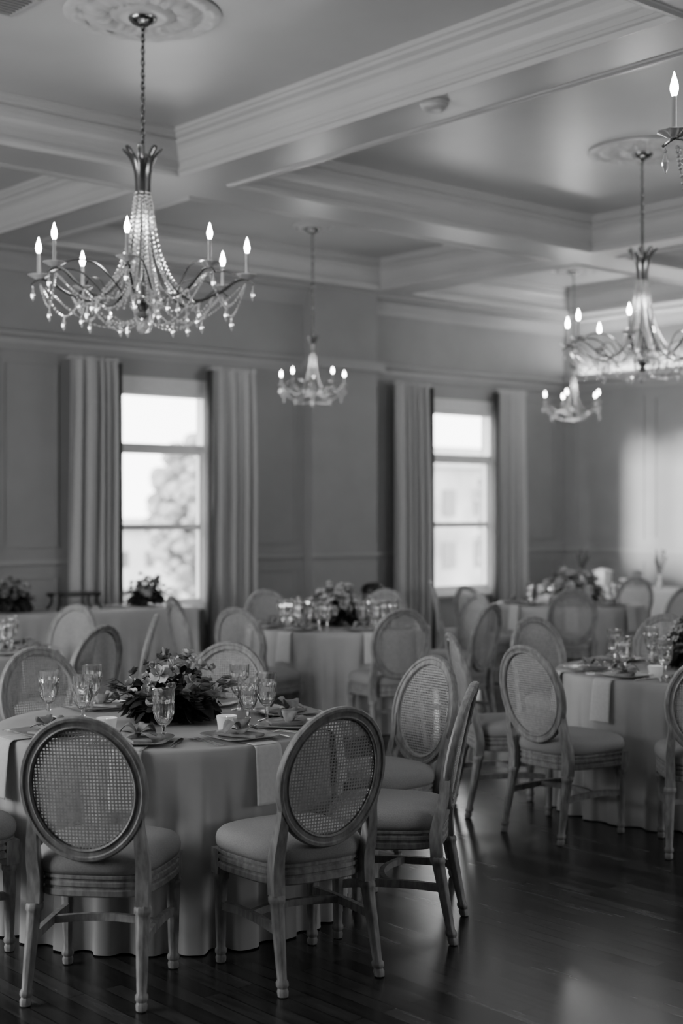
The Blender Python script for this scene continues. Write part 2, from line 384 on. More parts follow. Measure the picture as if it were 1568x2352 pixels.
def rect_table(x0,x1,y0,y1,label_t,label_c,seed,nf,m):
    cx,cy=(x0+x1)/2,(y0+y1)/2; hx,hy=(x1-x0)/2,(y1-y0)/2
    t=thing('banquet_table',label_t,'table',(cx,cy,0))
    MB().box(-hx+.03,hx-.03,-hy+.03,hy-.03,.725,.755).build('tabletop',M_wood,t,False)
    for sx in (-1,1):
        for sy in (-1,1): MB().lathe([(.02,0),(.02,.725)],10,(sx*(hx-.15),sy*(hy-.12),0)).build('leg',M_chrome,t)
    r=.03; pts=[];nr=[]; step=.012
    def seg(ax,ay,bx,by,nx,ny):
        L=math.hypot(bx-ax,by-ay); k=max(2,int(L/step))
        for i in range(k): pts.append((ax+(bx-ax)*i/k,ay+(by-ay)*i/k)); nr.append((nx,ny))
    def arc(cx_,cy_,a0):
        for i in range(7):
            a=a0+i/7*PI/2; pts.append((cx_+r*math.cos(a),cy_+r*math.sin(a))); nr.append((math.cos(a),math.sin(a)))
    seg(hx,-hy+r,hx,hy-r,1,0); arc(hx-r,hy-r,0); seg(hx-r,hy,-hx+r,hy,0,1); arc(-hx+r,hy-r,PI/2)
    seg(-hx,hy-r,-hx,-hy+r,-1,0); arc(-hx+r,-hy+r,PI); seg(-hx+r,-hy,hx-r,-hy,0,-1); arc(hx-r,-hy+r,1.5*PI)
    loops=skirt(pts,nr,.766,.006,.025,nf,seed)
    inner=[[(p[0]*s,p[1]*s,.766) for p in pts] for s in (.02,.5,.9)]
    c=MB().loft(inner+loops,True,True,False).build('tablecloth',m,ang=70); c.location=(cx,cy,0)
    tag(c,label_c,'tablecloth'); return c
# ---------------------------------------------------------------- table ware
protos={}
def inst(key,maker,xc,yc,z,deg,label,cat,group):
    if key not in protos:
        o=maker(); protos[key]=o
    else: o=copy_tree(protos[key])
    put(o,xc,yc,z,deg); tag(o,label,cat,group); return o
def mk_plate():
    mb=MB()
    def sq(h,z,n=12):
        P=[]
        for k in range(48):
            a=2*PI*k/48; c,s=math.cos(a),math.sin(a); P.append((h*math.copysign(abs(c)**.38,c),h*math.copysign(abs(s)**.38,s),z))
        return P
    mb.loft([sq(.03,.002),sq(.085,.0),sq(.09,.003),sq(.128,.012),sq(.130,.014),sq(.128,.0155),sq(.092,.007),sq(.085,.005),sq(.03,.0045)],True,True,True)
    return mb.build('dinner_plate',M_plate,ang=50)
def mk_goblet():
    t=thing('water_goblet','x','glass')
    inn=[(.042,.206),(.0385,.17),(.033,.133),(.026,.095),(.016,.080),(.003,.076)]
    loops=[]; n=20
    out2=[(.038,0),(.039,.002),(.02,.006),(.008,.012),(.006,.03),(.012,.036),(.006,.043),(.009,.062),(.022,.070),(.031,.083),(.038,.098),(.0425,.116),(.0435,.135),(.0438,.153),(.0438,.170),(.044,.206)]
    for i,(r,z) in enumerate(out2):
        fl=.17 if .065<z<.165 else 0
        loops.append([(r*(1-fl*((j+i)%2))*math.cos(2*PI*j/n),r*(1-fl*((j+i)%2))*math.sin(2*PI*j/n),z) for j in range(n)])
    for r,z in inn: loops.append([(r*math.cos(2*PI*j/n),r*math.sin(2*PI*j/n),z) for j in range(n)])
    MB().loft(loops[:8],True,True,True).build('stem',M_crystal,t,ang=25)
    MB().loft(loops[7:],True,True,True).build('bowl',M_crystal,t,ang=10)
    return t
def mk_fork():
    mb=MB()
    pts=cr([(0,-.095,.004),(0,-.04,.006),(0,.02,.008),(0,.045,.006)],4)
    mb.tube(pts,[.0068-.0042*(i/(len(pts)-1)) for i in range(len(pts))],6,sx=1,sy=.3)
    mb.tube([(0,.04,.006),(0,.052,.005),(0,.062,.0045)],[.004,.010,.0115],8,sx=1,sy=.16)
    for k in range(4): x=-.009+.006*k; mb.tube([(x,.06,.0045),(x,.08,.004),(x*.9,.097,.007)],[.0022,.002,.0012],5,sx=1,sy=.7)
    return mb.build('fork',M_steel,ang=60)
def mk_knife():
    mb=MB(); mb.tube(cr([(0,-.11,.004),(0,-.06,.005),(0,-.01,.005)],3),[.005,.0065,.007,.007,.0065,.006,.0045],6,sx=1,sy=.5)
    mb.tube([(0,-.012,.005),(.001,.0,.005),(.002,.06,.005),(.002,.09,.005),(-.003,.108,.005)],[.005,.010,.0115,.009,.002],6,sx=1,sy=.12)
    return mb.build('table_knife',M_steel,ang=60)
def mk_hang():
    mb=MB(); P=[]
    for p in cr([(.10,.001),(-.155,.001),(-.184,-.003),(-.197,-.018),(-.205,-.08),(-.212,-.16),(-.217,-.225)],4):
        row=[]
        for k in range(9):
            u=k/8-.5; wv=.004*math.sin(k*1.7)*max(0,-p.y/.225)
            row.append((u*(.118+.012*max(0,-p.y/.2)),p.x-abs(wv),p.y))
        P.append(row)
    o=mb.grid(P).build('draped_napkin',M_napkin,ang=70)
    md=o.modifiers.new('t','SOLIDIFY'); md.thickness=.0016; md.offset=-1 ; return o
def mk_bow():
    t=thing('tied_napkin','x','napkin')
    mb=MB()
    mb.loft([[(s*x,s*y,z) for x,y in ((.035,-.09),(.04,.0),(.035,.09),(-.035,.09),(-.04,0),(-.035,-.09))] for s,z in ((1,0),(1.03,.005),(1,.011),(.8,.014))],True,True,True).build('folded_napkin',M_bow,t,ang=50)
    rb=MB()
    for a in (20,160,215,330):
        r=math.radians(a); dx,dy=math.cos(r),math.sin(r); L=.075; P=[]
        for i in range(6):
            f=i/5; wd=.004+.032*math.sin(PI*min(1,f*.85+.05)); zz=.014+.042*math.sin(PI*f)*(1 if a<200 else .35)
            P.append([(dx*L*f-dy*wd*u,dy*L*f+dx*wd*u,zz+.008*abs(u)) for u in (-1,-.4,.4,1)])
        rb.grid(P)
    rb.ico((0,0,.024),.014,.8)
    o=rb.build('ribbon_bow',M_bow,t,ang=80); md=o.modifiers.new('t','SOLIDIFY'); md.thickness=.001
    return t
def mk_tealight():
    t=thing('tealight_holder','x','candle')
    MB().lathe([(.03,0),(.034,.004),(.038,.03),(.043,.060),(.041,.060),(.036,.03),(.031,.006),(.002,.005)],20).build('cup',M_wax,t)
    MB().lathe([(.026,.006),(.027,.03),(.02,.031)],14).build('candle',M_white,t)
    MB().lathe([(.001,.031),(.005,.038),(.003,.048),(.0005,.056)],8).build('flame',M_flame,t)
    return t
def rose(kind):
    rnd=random.Random(kind); mb=MB()
    R=[.036,.026,.042][kind]; rings=[(5,.25,1.0),(5,.6,.8),(4,.95,.55),(3,1.2,.35)] if kind<2 else [(6,.15,1.0),(5,.55,.75),(3,1.0,.45)]
    for ri,(n,tilt,sc) in enumerate(rings):
        for k in range(n):
            a=2*PI*k/n+ri*.7+rnd.uniform(-.3,.3); P=[]; ss=rnd.uniform(.8,1.1); tl=tilt+rnd.uniform(-.15,.2)
            wd=[.0,.6,.68,.42]
            for i in range(4):
                f=i/3; row=[]
                for u in (-1,-.5,0,.5,1):
                    th=a+u*(.25+wd[i]*.75); rr=R*sc*ss*(f**.8)*math.cos(tl*f)*(1-.14*abs(u)*f)
                    z=R*sc*(math.sin(tl+.2)*f*1.1)+.006*f*f*(1 if ri else -1.2)-.10*R*abs(u)*f+.0025*math.sin(u*5+k)
                    row.append((rr*math.cos(th)+.001*ri,rr*math.sin(th),z+.002*ri))
                P.append(row)
            mb.grid(P)
    mb.ico((0,0,R*.2),R*.2,1)
    return mb
rose_me=[]; rose_dk=[]
def mk_arr(seed,n=24,wide=.2,hh=.16,sp=1.0,pdark=.35,bs=1.0):
    rnd=random.Random(seed)
    t=thing('flower_arrangement','x','flowers')
    MB().lathe([(.055,0),(.055,.006),(.02,.015),(.014,.03),(.014,.055),(.03,.065),(.07,.085),(.088,.115),(.085,.118),(.06,.1)],24).build('compote_vase',M_vase,t)
    if not rose_me:
        for q in range(3): 
            tmp=rose(q).build('bloom',M_petal,t,ang=80); rose_me.append(tmp.data); bpy.data.objects.remove(tmp)
            d=rose_me[-1].copy(); d.materials[0]=M_petal2; rose_dk.append(d)
    for k in range(n):
        kind=rnd.choice([0,1,2]); me=(rose_dk if rnd.random()<pdark else rose_me)[kind]
        a=2*PI*(k*.618)+rnd.uniform(-.3,.3); el=math.asin(min(.98,.10+.88*(k+.5)/n))
        d=Vector((math.cos(a)*math.cos(el),math.sin(a)*math.cos(el),math.sin(el)))
        k_=rnd.uniform(.88,1.3)
        p=Vector((d.x*wide*k_,d.y*wide*k_,.1+d.z*hh*k_))
        o=bpy.data.objects.new('bloom',me); col.objects.link(o); o.parent=t
        dd=(d+Vector((rnd.uniform(-.3,.3),rnd.uniform(-.3,.3),rnd.uniform(-.1,.3)))).normalized()
        o.location=p; o.rotation_mode='QUATERNION'; o.rotation_quaternion=dd.to_track_quat('Z','Y'); s=rnd.uniform(.75,1.25)*bs; o.scale=(s,s,s*rnd.uniform(.8,1.2))
    lf=MB()
    for k in range(int(380*sp)):
        a=rnd.uniform(0,2*PI); el=math.asin(rnd.uniform(-.4,.92))
        d=Vector((math.cos(a)*math.cos(el),math.sin(a)*math.cos(el),math.sin(el)))
        base=Vector((d.x*wide*.78,d.y*wide*.78,.1+d.z*hh*.78))*rnd.uniform(.55,1.02); base.z=max(base.z,.06)
        dr=(d+Vector((rnd.uniform(-.7,.7),rnd.uniform(-.7,.7),rnd.uniform(-.7,.25)))).normalized()
        L=rnd.uniform(.045,.09)
        if d.z<.15: L*=1.4
        side=dr.cross(Vector((rnd.uniform(-1,1),rnd.uniform(-1,1),1))).normalized(); nn=side.cross(dr)
        P=[]
        for i in range(5):
            f=i/4; w=L*.28*math.sin(PI*(f*.92+.04))
            c=base+dr*L*f-Vector((0,0,L*.35*f*f)); c.z=max(c.z,.014)
            P.append([c-side*w+nn*w*.35,c,c+side*w+nn*w*.35])
        lf.grid([[Vector((q.x,q.y,max(q.z,.004))) for q in r] for r in P])
    for k in range(int(30*sp)):
        a=rnd.uniform(0,2*PI); r0=wide*.6; r1=wide*rnd.uniform(1.25,1.8)
        zt=rnd.uniform(.03,.18)
        pts=cr([(r0*math.cos(a),r0*math.sin(a),.12),((r0+r1)/2*math.cos(a+.1),(r0+r1)/2*math.sin(a+.1),.13),(r1*math.cos(a+.15),r1*math.sin(a+.15),zt)],5)
        lf.tube(pts,.0015,4)
        for i,p in enumerate(pts[2:]):
            for s in (-1,1):
                d=Vector((math.cos(a+s*1.0),math.sin(a+s*1.0),-.1)); sd=Vector((-d.y,d.x,.3)); L=.045
                q=[]
                for j in range(4):
                    f=j/3; w=.013*math.sin(PI*(f*.9+.05)); c=p+d*L*f; c.z=max(c.z,.01); q.append([c-sd*w,c+sd*w])
                lf.grid(q)
    lf.build('foliage',M_leaf,t,ang=80)
    return t
def seat_ware(tx,ty,ang,where,full=True,goblet=True,hang=True):
    fx,fy=-math.cos(math.radians(ang)),-math.sin(math.radians(ang)); rx,ry=fy,-fx
    cx,cy=tx-fx*.55,ty-fy*.55; dg=ang+180
    def at(r,f): return cx+rx*r+fx*f, cy+ry*r+fy*f
    if hang: inst('hang',mk_hang,cx,cy,.7675,dg,'draped white napkin '+where,'napkin','napkins draped over the table edges')
    inst('plate',mk_plate,cx,cy,.770,dg,'square plate '+where,'plate','square dinner plates')
    inst('bow',mk_bow,cx,cy,.7775,dg+25,'ribbon-tied napkin '+where,'napkin','ribbon tied napkins on the plates')
    if full:
        for k,(r,nm) in enumerate(((-.155,'inner'),(-.183,'outer'))):
            x,y=at(r,-.02); inst('fork',mk_fork,x,y,.768,dg,nm+' silver fork '+where,'fork','silver forks')
        x,y=at(.155,-.01); inst('knife',mk_knife,x,y,.768,dg,'silver knife '+where,'knife','silver knives')
    if goblet:
        x,y=at(.16,.14); inst('goblet',mk_goblet,x,y,.767,dg,'crystal goblet '+where,'glass','cut crystal goblets')
    if goblet==2:
        x,y=at(.06,.178); inst('goblet',mk_goblet,x,y,.767,dg,'inner crystal goblet '+where,'glass','cut crystal goblets')
def ang_of(x,y,tx,ty): return math.degrees(math.atan2(y-ty,x-tx))
T1=(-.74,6.05)
round_table(*T1,'round table hidden under the cloth of the nearest table','pale floor-length cloth on the nearest round table, dark flowers in its middle',1)
for (x,y,d,wa,lab,where) in [
  (-.83,5.02,83,-95,'nearest cane chair on the left, its back squarely to the viewer','before the nearest left chair seen from behind'),
  (-.18,5.20,123,-52,'nearest cane chair right of centre, turned toward the nearest table','before the nearest chair right of centre'),
  (.20,5.70,169,-14,'cane chair seen in side profile at the right of the nearest table','before the side-on chair right of the nearest table'),
  (.17,6.48,216,25,'cane chair half behind the side-on chair, full oval cane back showing','before the oval chair behind the side-on chair'),
  (-.63,7.07,262,76,'cane chair on the far side of the nearest table, right of its flowers','before the far chair right of the nearest flowers'),
  (-1.34,6.87,306,128,'cane chair on the far side of the nearest table, left of its flowers','before the far chair left of the nearest flowers'),
  (-1.52,5.40,42,-142,'cane chair cut by the left frame edge beside the nearest left chair','before the chair cut by the left frame edge')]:
    add_chair(x,y,d,lab); seat_ware(*T1,wa,where,True,False)
G1=[(.05,-.53,'cut crystal goblet standing alone in front of the nearest flowers'),(-.53,.12,'cut crystal goblet furthest left on the nearest table'),(-.35,-.06,'second cut crystal goblet from the left on the nearest table'),(-.38,.34,'cut crystal goblet behind the left flowers of the nearest table'),(.28,.36,'rearmost goblet right of the nearest flowers'),(.35,-.12,'nearest of the three goblets right of the nearest flowers'),(.42,.03,'rightmost of the three goblets right of the nearest flowers')]
for dx,dy,l in G1: inst('goblet',mk_goblet,T1[0]+dx,T1[1]+dy,.767,0,l,'glass','cut crystal goblets')
inst('tea',mk_tealight,-.95,5.76,.767,0,'glowing tealight holder left of the nearest flowers','candle','tealight holders')
inst('tea',mk_tealight,-.47,5.82,.767,0,'glowing tealight holder right of the nearest flowers','candle','tealight holders')
inst('arr',lambda:mk_arr(3,38,.165,.15,1.0,.28,1.0),-.725,6.09,.767,0,'large low bouquet of pale blooms and dark leaves on the nearest table','flowers','table centrepieces')
T2=(1.95,8.07)
round_table(*T2,'round table hidden under the cloth of the right-hand table','pale floor-length cloth on the round table at the right frame edge',2)
for (x,y,d,lab,where) in [
  (1.18,7.40,38,'cane chair in the open floor at the left front of the right-hand table','before the left front chair of the right-hand table'),
  (.93,7.95,7,'side-on cane chair at the left of the right-hand table','before the side-on chair of the right-hand table'),
  (1.41,8.94,302,'cane chair behind the right-hand table, left of its goblets','before the far left chair of the right-hand table'),
  (2.1,9.10,262,'cane chair behind the flowers of the right-hand table','before the chair behind the right-hand flowers'),
  (1.80,7.04,82,'cane chair cut by the right frame edge in front of the right-hand table','before the chair cut by the right frame edge')]:
    add_chair(x,y,d,lab); seat_ware(*T2,ang_of(x,y,*T2),where,True,True)
inst('tea',mk_tealight,1.70,7.70,.767,0,'glowing tealight holder on the right-hand table','candle','tealight holders')
inst('arr',None,2.05,8.17,.767,70,'dark leafy bouquet cut by the right frame edge','flowers','table centrepieces')
T3=(-.03,11.2)
round_table(*T3,'round table hidden under the cloth of the middle background table','pale floor-length cloth on the middle background table between two chair backs',3)
for (a,lab,where) in [
  (238,'cane chair at the left front of the middle background table, back to the viewer','before the left front chair of the middle table'),
  (-70,'cane chair at the right front of the middle background table, back to the viewer','before the right front chair of the middle table'),
  (-33,'side-on cane chair at the right of the middle background table','before the side-on chair right of the middle table'),
  (30,'cane chair facing forward at the right of the middle background table','before the far right chair of the middle table'),
  (72,'far cane chair right of the middle bouquet','before the far chair right of the middle bouquet'),
  (118,'far cane chair left of the middle bouquet','before the far chair left of the middle bouquet'),
  (170,'cane chair at the far left of the middle background table','before the far left chair of the middle table'),
  (205,'thin side-on pale cane chair at the left of the middle background table','before the side-on left chair of the middle table')]:
    r=math.radians(a); add_chair(T3[0]+1.03*math.cos(r),T3[1]+1.03*math.sin(r),a+180,lab); seat_ware(*T3,a,where,False,2)
inst('arr_big',lambda:mk_arr(21,50,.15,.19,.5,.1,1.25),T3[0],T3[1],.767,140,'pale bouquet on the middle background table','flowers','background table centrepieces')
T4=(2.23,13.9)
round_table(*T4,'round table hidden under the cloth of the far right table','pale floor-length cloth on the far right round table near the corner',4)
for (a,lab,where) in [
  (262,'cane chair with round ring of a back in front of the far right table','before the front chair of the far right table'),
  (-50,'cane chair cut by the right frame edge at the far right table','before the right front chair of the far right table'),
  (50,'far cane chair at the right rear of the far right table','before the right rear chair of the far right table'),
  (217,'cane chair at the left front of the far right table','before the left front chair of the far right table'),
  (180,'thin side-on cane chair at the left of the far right table, below the right window','before the side-on chair of the far right table')]:
    r=math.radians(a); add_chair(T4[0]+1.03*math.cos(r),T4[1]+1.03*math.sin(r),a+180,lab); seat_ware(*T4,a,where,False,True)
inst('arr_wide',lambda:mk_arr(29,60,.22,.18,.7,.3,1.25),T4[0]+.03,T4[1],.767,200,'wide bouquet on the far right table near the corner','flowers','background table centrepieces')
T5=(-2.57,9.2)
round_table(*T5,'round table hidden under the cloth at the left frame edge','pale floor-length cloth on the round table cut by the left frame edge',5)
for (a,lab,where) in [
  (5,'thin side-on pale cane chair right of the left-edge table','before the side-on chair of the left-edge table'),
  (-32,'angled cane chair at the right front of the left-edge table','before the right front chair of the left-edge table'),
  (62,'forward-facing pale cane chair behind the left-edge table','before the chair behind the left-edge table')]:
    r=math.radians(a); add_chair(T5[0]+1.03*math.cos(r),T5[1]+1.03*math.sin(r),a+180,lab); seat_ware(*T5,a,where,False,True)
inst('goblet',mk_goblet,-2.16,9.0,.767,0,'crystal goblet at the left frame edge on the left-edge table','glass','cut crystal goblets')
rect_table(3.6,7.75,11.12,11.86,'long table hidden under the cloth below the left window','long pale cloth on the straight table below the left window',6,60,M_cloth)
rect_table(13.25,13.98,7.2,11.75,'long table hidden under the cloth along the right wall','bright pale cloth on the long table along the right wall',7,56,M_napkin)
a2=mk_arr(11,20,.14,.16,.7,.85,1.2); put(a2,-1.86,13.56,.767,0); tag(a2,'small dark bouquet on the long table below the left window','flowers','long table bouquets')
a3=copy_tree(a2); put(a3,-2.94,12.68,.767,80); a3['label']='small dark bouquet cut by the left frame edge on the long table'
t=thing('riser_stand','low black oval riser stand on the long table left of the bouquet','stand',(*W(-2.44,13.0),.770),0)
MB().loft([[(.26*math.copysign(abs(math.cos(a))**.6,math.cos(a)),.13*math.copysign(abs(math.sin(a))**.6,math.sin(a)),z) for a in [2*PI*k/40 for k in range(40)]] for z in (.125,.13,.15,.155)],True,True,True).build('stand_top',M_black,t)
for sx in (-1,1):
    for sy in (-1,1):
        MB().tube(cr([(sx*.2,sy*.08,.128),(sx*.19,sy*.075,.08),(sx*.21,sy*.09,.03),(sx*.23,sy*.1,.006)],3),.012,8,up=(0,1,0)).build('leg',M_black,t)
inst('plate',mk_plate,-2.12,13.3,.767,30,'plate on the long table beside the small bouquet','plate','square dinner plates')
x,y=W(.345,15.55)
t=thing('stool','black domed padded stool standing against the wall behind the middle table','stool',(x,y,0))
MB().lathe([(.11,.77),(.13,.78),(.135,.805),(.12,.85),(.08,.88),(.02,.89)],24).build('seat',M_black,t)
for k in range(4):
    a=PI/4+k*PI/2; MB().tube([(.09*math.cos(a),.09*math.sin(a),.775),(.17*math.cos(a),.17*math.sin(a),0)],.012,8,up=(0,1,0)).build('leg',M_black,t)
MB().lathe([(.14,.25),(.15,.255),(.14,.26)],20,cap=False).build('foot_ring',M_black,t)
def sidex(u,X):
    tt=(u-784)/3267; dx,dy=ca*tt+sa,-sa*tt+ca; s=X/dx; return (X,dy*s)
def bud_vase(u,h,label):
    x,y=sidex(u,13.6); t=thing('bud_vase',label,'vase',(x,y,.767),0,'bud vases')
    MB().lathe([(.03,0),(.036,.01),(.036,.06),(.014,.1),(.013,.15),(.018,.16)],16).build('vase',M_white,t)
    s=MB(); rnd=random.Random(u)
    for k in range(7):
        a=rnd.uniform(0,6.3); r=rnd.uniform(.03,.09); z=h*rnd.uniform(.7,1)
        pts=cr([(0,0,.1),(r*.3*math.cos(a),r*.3*math.sin(a),z*.6),(r*math.cos(a),r*math.sin(a),z)],4); s.tube(pts,.002,4,up=(0,1,0))
        for p in pts[4:]: s.ico(p,.012,1.6)
    s.build('sprig',M_leaf,t); return t
bud_vase(1335,.42,'bud vase with dark sprigs behind the far right bouquet')
bud_vase(1515,.45,'slim bud vase with tall sprig on the right wall table')
x,y=sidex(1385,13.6); t=thing('lantern','white square lantern on the right wall table','lantern',(x,y,.767))
MB().box(-.075,.075,-.075,.075,0,.02).box(-.07,.07,-.07,.07,.02,.17).build('body',M_white,t,False)
MB().loft([[(sx*s,sy*s,z) for sx,sy in ((-1,-1),(1,-1),(1,1),(-1,1))] for s,z in ((.085,.17),(.085,.18),(.03,.21))],True,True,True).build('lid',M_white,t,False)
x,y=sidex(1452,13.6); t=thing('cake_stand','low white cake stand on the right wall table','stand',(x,y,.767))
MB().lathe([(.06,0),(.02,.015),(.015,.07),(.03,.08)],20).build('pedestal',M_white,t)
MB().lathe([(.14,.08),(.15,.085),(.15,.1),(.14,.1)],28).build('tray',M_white,t)
# ---------------------------------------------------------------- chandeliers
def chandelier(s,n,chain_top,label,rot0,group,rm=1.04,rich=True):
    t=thing('chandelier',label,'chandelier',group=group)
    def P(r,a,z): return (r*rm*math.cos(a)*s,r*rm*math.sin(a)*s,z*s)
    MB().lathe([(.012*s,.10*s),(.03*s,.115*s),(.02*s,.14*s),(.045*s,.18*s),(.045*s,.2*s),(.015*s,.22*s),(.012*s,.6*s),(.014*s,.78*s),(.033*s,.79*s),(.033*s,.83*s),(.02*s,.85*s),(.012*s,.98*s),(.012*s,1.06*s)],16).build('column',M_chrome,t)
    for k in range(n):
        a=rot0+2*PI*k/n; up=(-math.sin(a),math.cos(a),0)
        arm=MB(); 
        arm.tube(cr([P(.03,a,.82),P(.042,a,.70),P(.065,a,.55),P(.11,a,.38),P(.19,a,.25),P(.29,a,.2),P(.41,a,.245),P(.5,a,.31),P(.56,a,.325)],4),.0082*s,6,up=up)
        arm.tube(cr([P(.60,a,.29),P(.55,a+.02,.325),P(.45,a+.06,.37),P(.34,a+.14,.36),P(.26,a+.25,.29),P(.21,a+.38,.22)],4),.0052*s,5)
        arm.build('arm',M_chrome,t,ang=60)
        MB().tube(cr([P(.034,a,.76),P(.034,a,.85),P(.042,a,.93),P(.066,a,1.0),P(.108,a,1.05)],3),[.015*s]*12+[.009*s],6,sx=.6,sy=1.3,up=up).build('crown_leaf',M_chrome,t,ang=60)
        c=P(.56,a,0)
        MB().lathe([(.01*s,.318*s),(.03*s,.325*s),(.062*s,.343*s),(.059*s,.347*s),(.02*s,.335*s)],16,c,.1,8).build('bobeche',M_bead,t)
        MB().lathe([(.013*s,.335*s),(.0095*s,.35*s),(.009*s,.466*s),(.007*s,.468*s)],10,c).build('candle',M_sleeve,t)
        MB().lathe([(.007*s,.466*s),(.011*s,.477*s),(.015*s,.493*s),(.0135*s,.508*s),(.008*s,.528*s),(.003*s,.546*s),(.001*s,.554*s)],12,c).build('bulb',M_bulb,t)
        am=a+PI/n
        strs=[[P(.035,am,.80),P(.05,am,.7),P(.08,am,.5),P(.14,am,.32),P(.24,am,.19),P(.31,a,.185)]]
        if rich: strs+=[[P(.04,a+.1,.80),P(.058,a+.12,.68),P(.09,a+.12,.5),P(.15,a+.1,.34),P(.22,a+.05,.25)],
              [P(.03,am,.79),P(.04,am,.6),P(.055,am,.42),P(.08,am,.28),P(.12,am,.16)],
              [P(.04,a-.15,.80),P(.062,a-.16,.66),P(.10,a-.18,.46),P(.17,a-.2,.29),P(.28,a-.12,.19)]]
        for pp in strs:
            MB().beads(cr(pp,14),.0074*s,.0175*s).build('bead_string',M_bead,t)
        a1=a+2*PI/n
        pp=[P(.55-.05*math.sin(PI*f),a+(a1-a)*f,.29-.15*math.sin(PI*f)) for f in [i/38 for i in range(39)]]
        MB().beads(pp,.0085*s,.0165*s).build('bead_string',M_bead,t)
        pp=[P(.52-.5*f,a,.27-.13*math.sin(PI*f*.9)-.14*f) for f in [i/40 for i in range(41)]]
        MB().beads(pp,.0068*s,.016*s).build('bead_string',M_bead,t)
        if rich:
            pp=[P(.38-.05*math.sin(PI*f),a+(a1-a)*f,.225-.11*math.sin(PI*f)) for f in [i/28 for i in range(29)]]
            MB().beads(pp,.0075*s,.0165*s).build('bead_string',M_bead,t)
        def drop(q,h):
            pd=MB(); pd.tube([(q[0],q[1],q[2]+.012*s),(q[0],q[1],q[2]-.012*s)],.002*s,4,up=(0,1,0)); pd.ico((q[0],q[1],q[2]),.008*s)
            pd.lathe([(.002*s,-.008*s),(.005*s,-.014*s),(.0135*s,-.034*s-h*.3*s),(.011*s,-.048*s-h*.5*s),(.002*s,-.058*s-h*s)],6,(q[0],q[1],q[2]))
            pd.build('crystal_pendant',M_bead,t,ang=20)
        drop(P(.59,a,.275),.02); drop(P(.50,am,.135),.02)
        if rich: drop(P(.30,a,.17),.03); drop(P(.33,am,.11),.02)
    MB().ico(P(0,0,.05),.040*s).lathe([(.008*s,.08*s),(.012*s,.1*s),(.008*s,.12*s)],8).build('crystal_ball',M_bead,t,ang=10)
    ch=MB(); z=1.05*s; k=0
    while z<chain_top-.04:
        lk=[]
        for i in range(9):
            q=2*PI*i/8; u=.011*math.cos(q); v=.021*math.sin(q)
            lk.append((u,0,z+.02+v) if k%2==0 else (0,u,z+.02+v))
        ch.tube(lk,.0045,5,up=((0,1,0) if k%2==0 else (1,0,0)),cap=False); z+=.033; k+=1
    ch.tube([(.004,.004,1.05*s),(.004,.004,chain_top-.02)],.003,5,up=(0,1,0))
    ch.build('chain',M_chrome,t)
    MB().lathe([(.012,chain_top-.05),(.03,chain_top-.045),(.06,chain_top-.03),(.078,chain_top-.012),(.08,chain_top)],24).build('canopy',M_chrome,t)
    return t
ZB=2.64; MEDT=.03
big=chandelier(1.0,8,ZC-MEDT-ZB,'large lit crystal chandelier hanging over the nearest table at upper left',math.radians(-90-TH),'large crystal chandeliers')
x,y=W(-1.11,7.95); big.location=(x,y,ZB)
c2=copy_tree(big); x2,y2=W(2.32,10.97); c2.location=(x2,y2,ZB); c2.rotation_euler=(0,0,-.37); c2['label']='large lit crystal chandelier hanging at the right edge over the far tables'
c5=copy_tree(big); x5,y5=W(1.74,4.95); c5.location=(x5,y5,ZB); c5.rotation_euler=(0,0,0); c5['label']='crystal chandelier at the top right corner, only one candle arm in view'
ZB2=2.68
sm=chandelier(.66,5,ZC-MEDT-ZB2,'small lit chandelier hanging between the two windows',math.radians(91-TH),'small crystal chandeliers',.88,False)
x3,y3=W(-.28,13.85); sm.location=(x3,y3,ZB2)
c4=copy_tree(sm); x4,y4=W(2.66,16.3); c4.location=(x4,y4,ZB2); c4.rotation_euler=(0,0,math.radians(12)); c4['label']='small lit chandelier partly behind the large one, near the corner'
def medallion(x,y,R,label,):
    mb=MB(); n=96; loops=[]
    for r,z,f in ((.98,0,0),(1,.010,.0),(.97,.024,.03),(.92,.028,.08),(.86,.018,.08),(.8,.010,0),(.74,.012,0),(.70,.028,.10),(.6,.034,.2),(.5,.018,.12),(.42,.012,0),(.38,.026,0),(.30,.032,0),(.22,.0299,0),(.02,.0299,0)):
        loops.append([(R*r*(1-f*(.5+.5*math.cos(12*2*PI*j/n)))*math.cos(2*PI*j/n),R*r*(1-f*(.5+.5*math.cos(12*2*PI*j/n)))*math.sin(2*PI*j/n),-z-.010*(1 if f>.04 else 0)*math.cos(24*2*PI*j/n)*.6) for j in range(n)])
    o=mb.loft(loops,True,False,True).build('ceiling_medallion',M_ceil,ang=50); o.location=(x,y,ZC); tag(o,label,'ceiling medallion','plaster ceiling medallions'); return o
medallion(x,y,.44,'ornate plaster ceiling medallion above the large left chandelier')
medallion(x2,y2,.42,'plaster ceiling medallion above the large right chandelier')
medallion(x3,y3,.2,'small plaster ceiling medallion above the small middle chandelier')
medallion(x4,y4,.3,'plaster ceiling medallion above the small chandelier near the corner')
medallion(x5,y5,.42,'plaster ceiling medallion above the top right chandelier')
xx,yy=W(.565,8.60)
o=MB().lathe([(.09,0),(.09,-.018),(.08,-.024),(.078,-.04),(.06,-.05),(.02,-.052)],28).build('smoke_detector',M_ceil); o.location=(xx,yy,ZS-.001); tag(o,'round white smoke detector on the underside of the ceiling beam','smoke detector')
xx,yy=W(-1.87,7.75); v=thing('ceiling_vent','dark slatted vent in the ceiling at the top left corner','vent',(xx,yy,ZC))
f=MB().box(-.17,.17,-.17,-.15,-.012,0).box(-.17,.17,.15,.17,-.012,0).box(-.17,-.15,-.15,.15,-.012,0).box(.15,.17,-.15,.15,-.012,0); f.build('frame',M_trim,v,False)
